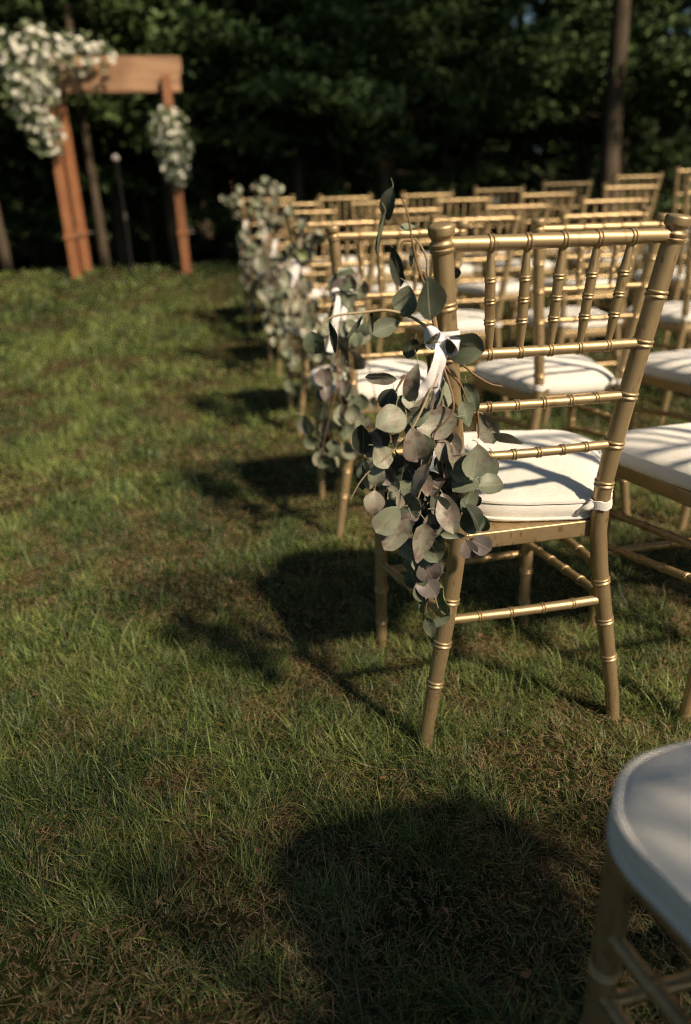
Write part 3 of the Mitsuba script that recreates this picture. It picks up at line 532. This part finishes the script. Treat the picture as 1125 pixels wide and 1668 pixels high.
# ------------------------------------------------------------------ wooden arch, its flowers, the microphone
AY, ABY = 7.0, 7.2
def arch():
    key = thing('wooden_arch', 'orange cedar wedding arch with heavy double beam at the edge of the lawn', 'arch')
    for x, y, top in ((-1.62, AY, 2.20), (-1.53, ABY, 2.18), (-0.53, AY, 2.20), (-0.545, ABY, 2.18)):
        z0 = float(gz(x, y)); h = 0.042
        p = part(key, 'post', mikit.ply(box(x - h, x + h, y - h, y + h, z0 - 0.05, top, 0.007), 'cedar_post', smooth=25))
        zb = z0 + 0.36
        part(p, 'bracket', mikit.ply(box(x - h - 0.012, x + h + 0.012, y - h - 0.012, y + h + 0.012, zb, zb + 0.05, 0.004), 'cedar_post', smooth=25))
        bolt = tube([[x + h + 0.01, y, zb + 0.025], [x + h + 0.075, y, zb + 0.025]], [0.012, 0.012], 8)
        part(p, 'bolt', mikit.ply(bolt, 'dark_steel', smooth=30))
    y = (AY + ABY) / 2          # two heavy boards held between the front and the back posts
    part(key, 'lower_beam', mikit.ply(box(-1.80, -0.400, y - 0.050, y + 0.050, 2.060, 2.205, 0.007), 'cedar', smooth=25))
    part(key, 'upper_beam', mikit.ply(box(-1.82, -0.378, y - 0.054, y + 0.054, 2.209, 2.355, 0.007), 'cedar', smooth=25))
arch()
def flower_mesh(seed):
    g = R(seed); out = []
    for ring, (n, r, el) in enumerate(((6, 1.0, 0.25), (5, 0.8, 0.7), (4, 0.5, 1.1))):
        for i in range(n):
            a = 2 * np.pi * (i + 0.5 * ring) / n + g.normal(0, 0.15)
            d = np.array([math.cos(a) * math.cos(el), math.sin(a) * math.cos(el), math.sin(el)]); s = np.array([-math.sin(a), math.cos(a), 0]); u = np.cross(d, s)
            w = r * 0.42
            P = [np.zeros(3), d * r * .5 - s * w * .8 + u * .06, d * r * .5 + s * w * .8 + u * .06, d * r * .95 - s * w * .7 + u * .16, d * r * .95 + s * w * .7 + u * .16, d * r * 1.08 + u * .05]
            out.append((np.array(P), np.array([[0, 1, 2], [1, 3, 2], [2, 3, 4], [3, 5, 4]])))
    return join(out)
FLOWERS = [mikit.ply(flower_mesh(k), 'petal', smooth=True) for k in range(4)]
kn = trimesh.creation.icosphere(1, 0.22); HEART = mikit.ply((np.array(kn.vertices) * [1, 1, .6] + [0, 0, .16], np.array(kn.faces)), 'petal_heart', smooth=True)
def leaf_cloud(pts, nrm, size, colors, g, flat=0.0):
    """crossed leaf-shaped quads at the points; two triangles each (a folded diamond)"""
    n = len(pts)
    a = g.normal(0, 1, (n, 3)); a[:, 2] *= (1 - flat); a /= np.linalg.norm(a, axis=1, keepdims=True)
    m = g.normal(0, 1, (n, 3)) * (1 - flat) + np.asarray(nrm) * 1.0; b = np.cross(m, a); b /= np.linalg.norm(b, axis=1, keepdims=True) + 1e-9
    c = np.cross(a, b)
    L = (size * g.uniform(0.6, 1.3, n))[:, None]; w = L * g.uniform(0.42, 0.62, n)[:, None]
    V = np.stack([pts - a * L * .5, pts + b * w * .5 + c * L * .07, pts + a * L * .5, pts - b * w * .5 + c * L * .07], 1).reshape(-1, 3)
    k = np.arange(n)[:, None] * 4
    F = np.stack([k + [0, 1, 2], k + [0, 2, 3]], 1).reshape(-1, 3)
    return V, F, np.repeat(colors, 4, 0)
def arrangement(name_label, blobs, n_fl, n_lf, seed):
    key = thing('floral_arrangement', name_label, 'flowers', 'white floral arrangements on the arch')
    g = R(seed); B = np.array([b[:3] for b in blobs]); rad = np.array([b[3] for b in blobs]); wt = rad ** 2 / (rad ** 2).sum()
    def sample(n, push):
        i = g.choice(len(B), n, p=wt); d = g.normal(0, 1, (n, 3)); d /= np.linalg.norm(d, axis=1, keepdims=True)
        d[:, 1] = -np.abs(d[:, 1]) * 0.8 + 0.15
        return B[i] + d * (rad[i] * push * g.uniform(0.25, 1.9, n) ** 0.5)[:, None], d
    P, D = sample(n_lf, 1.15)
    t = g.uniform(0, 1, n_lf)[:, None]
    col = np.array([0.05, 0.08, 0.03]) * (1 - t) + np.array([0.17, 0.20, 0.12]) * t
    V, F, C = leaf_cloud(P, D, 0.075, col, g)
    part(key, 'greenery', mikit.ply((V, F), 'foliage', smooth=False, color=C), kind='stuff')
    P, D = sample(n_fl, 1.0)
    for p, d in zip(P, D):
        z = unit(d + [0.1, -0.8, 0.25] + g.normal(0, 0.25, 3)); x = unit(np.cross([0.3, 0.2, 1], z)); y = np.cross(z, x); s = g.uniform(0.016, 0.033)
        m = mat(frame(p, x * s, y * s, z * s))
        f = part(key, 'flower', FLOWERS[int(g.integers(0, 4))], m)
        part(f, 'flower_centre', HEART, m)
arrangement('large white and green flower cluster draped over the left corner of the arch',
            [(-1.72, 6.90, 2.30, .20), (-1.52, 6.90, 2.36, .16), (-1.28, 6.90, 2.34, .14), (-1.10, 6.90, 2.32, .10), (-1.88, 6.90, 2.33, .09), (-1.74, 6.88, 2.08, .18), (-1.72, 6.88, 1.88, .16), (-1.68, 6.88, 1.72, .13), (-1.66, 6.88, 1.60, .09)], 250, 650, 31)
arrangement('smaller white flower cluster on the right post of the arch',
            [(-0.56, 6.90, 1.82, .08), (-0.54, 6.88, 1.72, .14), (-0.53, 6.88, 1.56, .14), (-0.53, 6.90, 1.42, .11), (-0.52, 6.90, 1.32, .07)], 110, 380, 32)
def mic():
    key = thing('microphone_stand', 'thin black microphone stand with pale foam head under the arch', 'microphone stand')
    x, y = -1.08, 7.10; z0 = float(gz(x, y))
    part(key, 'pole', mikit.ply(join([tube([[x, y, z0 + .02], [x, y, z0 + .55]], [.012, .012], 10), tube([[x, y, z0 + .5], [x - 0.01, y, 1.44]], [.009, .009], 10)]), 'black_metal', smooth=30))
    part(key, 'clutch', mikit.ply(tube([[x, y, z0 + .50], [x, y, z0 + .51], [x, y, z0 + .57], [x, y, z0 + .58]], [.012, .020, .020, .012], 12), 'dark_steel', smooth=30))
    for i in range(3):
        a = i * 2.094 + 0.4
        part(key, 'leg', mikit.ply(tube([[x, y, z0 + .09], [x + math.cos(a) * .26, y + math.sin(a) * .26, z0 + .01]], [.008, .008], 8), 'black_metal', smooth=30))
    mc = part(key, 'microphone', mikit.ply(tube([[x - .01, y, 1.36], [x - .01, y - .005, 1.40], [x - .012, y - .03, 1.475]], [.014, .016, .02], 12), 'black_metal', smooth=30))
    k = trimesh.creation.icosphere(2, 0.036)
    part(mc, 'windscreen', mikit.ply((np.array(k.vertices) + [x - .013, y - .04, 1.50], np.array(k.faces)), 'mic_foam', smooth=True))
mic()
# ------------------------------------------------------------------ forest
def limb(p0, d, L, r0, g, up=0.0):
    p = [np.asarray(p0, float)]; d = unit(d)
    for i in range(5):
        d = unit(d + g.normal(0, 0.10, 3) + [0, 0, up]); p.append(p[-1] + d * L / 5)
    return np.array(p), tube(np.array(p), np.linspace(r0, r0 * 0.2, 6), 6)
def tree_meshes(seed, height, r0, z_first, spread, n_limb, leaves, size, droop, tint, hi_size=0.26, lean=(0, 0), conc=1.15, low_top=6.0):
    """trunk and limbs, and a crown of flat leaf sprays along the limbs"""
    g = R(seed)
    zz = np.linspace(-0.15, height, 14)
    tx = np.cumsum(g.normal(0, 0.035, 14)) * height / 12; ty = np.cumsum(g.normal(0, 0.035, 14)) * height / 12
    tx = tx - tx[0] + lean[0] * zz; ty = ty - ty[0] + lean[1] * zz
    rad = r0 * (1 - 0.85 * (zz / height).clip(0, 1)) * (1 + 0.35 * np.exp(-np.maximum(zz, 0) / 0.25))
    parts = [tube(np.stack([tx, ty, zz], 1), rad, 12)]
    P, S, N, K = [], [], [], []
    for i in range(n_limb):
        t = (i + g.uniform()) / n_limb
        z = z_first + (height - z_first) * t ** conc
        o = np.array([np.interp(z, zz, tx), np.interp(z, zz, ty), z])
        a = i * 2.4 + g.normal(0, 0.4); L = spread * (1.0 - 0.65 * t) * g.uniform(0.65, 1.2)
        path, tb = limb(o, [math.cos(a), math.sin(a), 0.35 - droop * (1 - t)], L, r0 * 0.22 * (1 - 0.6 * t) + 0.006, g, 0.02 - 0.05 * droop)
        parts.append(tb)
        low = z < low_top
        m = int(leaves / n_limb * (1.0 if low else 0.35) * (L / spread + 0.3))
        # sprays: short flat fans beside the limb
        ns = max(3, m // 44)
        for k in range(ns):
            u = g.uniform(0.22, 1.0) ** 0.8; c = np.array([np.interp(u * 5, range(6), path[:, q]) for q in range(3)])
            side = g.choice([-1, 1]); dirv = np.array([math.cos(a + side * g.uniform(0.2, 1.2)), math.sin(a + side * g.uniform(0.2, 1.2)), g.normal(-0.12, 0.12)])
            sl = g.uniform(0.4, 1.0) * (1.15 - 0.4 * u)
            q = int(m / ns)
            v = g.uniform(0, 1, q); wv = g.normal(0, 0.30, q) * (0.25 + v)
            perp = np.array([-dirv[1], dirv[0], 0])
            pts = c + dirv * (v * sl)[:, None] + perp * (wv * sl)[:, None] + np.stack([0 * v, 0 * v, g.normal(0, 0.035, q) - 0.10 * v * v], 1)
            P.append(pts); S.append(np.full(q, size if low else hi_size)); K.append(np.full(q, g.uniform(0, 1)))
    P, S, K = np.vstack(P), np.concatenate(S), np.concatenate(K)
    n = len(P)
    t = np.clip(0.8 * K + g.uniform(0, 0.2, n), 0, 1)[:, None]
    dark, light = np.array([0.032, 0.060, 0.022]) * tint, np.array([0.092, 0.150, 0.050]) * tint
    V, F, C = leaf_cloud(P, [0, 0, 1], S, dark * (1 - t) + light * t, g, 0.45)
    return mikit.ply(join(parts), 'bark', smooth=50), mikit.ply((V, F), 'foliage', smooth=False, color=C)
PROTO = {
    'edge': [tree_meshes(100 + k, 10, 0.10, 1.45 + 0.25 * k, 2.9, 46, 40000, 0.115, 0.22, 1.0, conc=2.1) for k in range(3)],
    'sapling': [tree_meshes(200 + k, 4.2, 0.035, 0.35, 1.5, 24, 7000, 0.11, 0.22, 1.0) for k in range(3)],
    'deep': [tree_meshes(300 + k, 14, 0.2, 1.2, 3.6, 32, 7500, 0.24, 0.25, 0.6, low_top=4.4) for k in range(3)],
    'bare': [tree_meshes(400 + k, 13, 0.13, 5.2, 2.6, 14, 2600, 0.12, 0.1, 1.0) for k in range(3)],
}
PROTO['tall'] = [tree_meshes(500 + k, 15, 0.24, 6.0, 3.4, 40, 26000, 0.16, 0.12, 1.0, 0.24) for k in range(2)]
PROTO['slim'] = [tree_meshes(600, 9, 0.11, 3.0, 1.25, 36, 15000, 0.13, 0.10, 1.0, 0.16)]
def tree(name, proto, k, x, y, rot, sc, label, group, trunk_scale=1.0):
    key = thing(name, label, 'tree', group)
    tr, cr = PROTO[proto][k % len(PROTO[proto])]
    a = math.radians(rot); c, s = math.cos(a) * sc, math.sin(a) * sc
    m = frame([x, y, float(gz(x, y))], [c, s, 0], [-s, c, 0], [0, 0, sc]); mt = m.copy()
    mt[:3, 0] *= trunk_scale; mt[:3, 1] *= trunk_scale
    part(key, 'trunk', tr, mat(mt)); part(key, 'crown', cr, mat(m))
GF = 'trees at the forest edge'
# trunks that show in the photograph
tree('bare_trunk_tree', 'bare', 0, 5.55, 9.3, 40, 1.0, 'tall bare grey-brown trunk rising behind the chairs at the right', GF, 1.1)
tree('bare_trunk_tree', 'bare', 1, -1.52, 9.0, 200, 0.95, 'thin pale trunk standing between the posts of the arch', GF, 0.42)
tree('bare_trunk_tree', 'bare', 2, -2.68, 9.0, 100, 0.95, 'thin trunk at the left edge, left of the arch', GF, 0.42)
tree('bare_trunk_tree', 'bare', 1, 1.12, 11.0, 300, 1.0, 'dim brown trunk between the arch and the chairs', GF, 0.6)
tree('bare_trunk_tree', 'bare', 2, 2.9, 11.5, 10, 1.1, 'dark trunk deep in the wood above the middle chairs', GF, 0.9)
E_ = [(-5.6, 9.4, 1, 60), (-1.4, 10.9, 1, 15), (1.2, 10.4, 2, 100), (-3.8, 10.0, 0, 200), (-4.2, 10.6, 0, 10), (-2.2, 11.2, 1, 80), (-0.6, 10.4, 2, 150), (1.0, 11.2, 0, 230), (2.6, 10.7, 1, 300), (4.4, 11.8, 2, 35), (6.9, 11.4, 0, 120), (9.2, 12.0, 1, 190), (-6.4, 11.0, 2, 260), (5.8, 13.4, 1, 20), (0.2, 13.0, 2, 75), (-3.0, 13.0, 0, 140), (3.2, 13.4, 0, 200)]
for x, y, k, r in E_:
    tree('broadleaf_tree', 'edge', k, x, y, r, 1.0, 'leafy green forest-edge tree with low spreading branches behind the lawn', GF)
for i, (x, y, r) in enumerate([(-3.6, 10.6, 10), (-1.0, 11.0, 70), (0.3, 11.6, 140), (1.9, 10.9, 200), (3.9, 11.8, 260), (6.2, 11.6, 320), (8.2, 12.3, 50), (-5.5, 11.4, 90), (2.6, 12.6, 20), (5.0, 13.0, 80), (-2.6, 12.4, 33), (0.9, 13.2, 99)]):
    tree('sapling', 'sapling', i, x, y, r, 1.0, 'small dark sapling in the shade under the forest trees', GF)
g = R(77); n = 0
for ring, (y0, y1, step) in enumerate(((12.5, 15.5, 2.6), (16, 20, 3.0), (20.5, 25, 3.4), (26, 32, 4.0))):
    x = -8 - ring * 4.0
    while x < 13 + ring * 6.0:
        az = math.degrees(math.atan2(x - EYE[0], (y0 + y1) / 2 - EYE[1])); gap = min(abs(az - 23), abs(az - 35.5)) < 4.5 or abs(az - 7) < 3
        if not gap: tree('deep_forest_tree', 'deep', n, x + g.uniform(-.8, .8), g.uniform(y0, y1), g.uniform(0, 360), g.uniform(0.9, 1.2), 'dark tree deep inside the forest behind the arch and chairs', GF); n += 1
        x += step
# tall trees of the clearing's sunny side, right of and behind the camera: they throw the shade
for i, (x, y, k, r, sc) in enumerate(SHADE):
    tree('clearing_tree', 'slim' if sc < 0 else 'tall', k, x, y, r, abs(sc), f'{["first","second","third","fourth","fifth","sixth","seventh","eighth"][i]} tall tree on the near side of the clearing, outside the frame', 'clearing trees outside the frame')
for i, (x, y) in enumerate([(-7.5, 5.5), (-8.5, 1.5), (-7.8, -2.5), (-9.0, -6.0), (-6.5, -9.0), (-2.5, -11.5), (1.5, -13.5), (-11.5, 3.5), (-12.0, -3.5), (16.5, -4.0), (15.5, 1.0), (14.5, 9.0)]):
    tree('clearing_tree', 'deep', i, x, y, 67 * i, 0.95 if x < 5 else 0.7, 'tree on the rim of the clearing, outside the frame', 'clearing trees outside the frame')
# the wood behind it all, one mass
def wood():
    g = R(9); n = 52000
    x = g.uniform(-45, 60, n); y = g.uniform(34, 42, n); z = gz(x, y) + g.uniform(0, 15, n) * (0.62 + 0.38 * np.sin(x * 0.45 + 1.0))
    t = g.uniform(0, 1, n)[:, None]
    az = np.degrees(np.arctan2(x - EYE[0], y - EYE[1])); gap = (np.minimum(np.abs(az - 23), np.minimum(np.abs(az - 35.5), np.abs(az - 7))) < 2.0) & (z > 5.0)
    k = ~gap; x, y, z, t = x[k], y[k], z[k], t[k]
    V, F, C = leaf_cloud(np.stack([x, y, z], 1), [0, 0, 1], 1.1, np.array([0.02, 0.036, 0.013]) * (1 - t) + np.array([0.05, 0.078, 0.025]) * t, g, 0.3)
    return mikit.ply((V, F), 'foliage', smooth=False, color=C)
alone('distant_wood', wood(), 'dark mass of woodland foliage closing the view behind the trees', 'woodland', 'stuff')
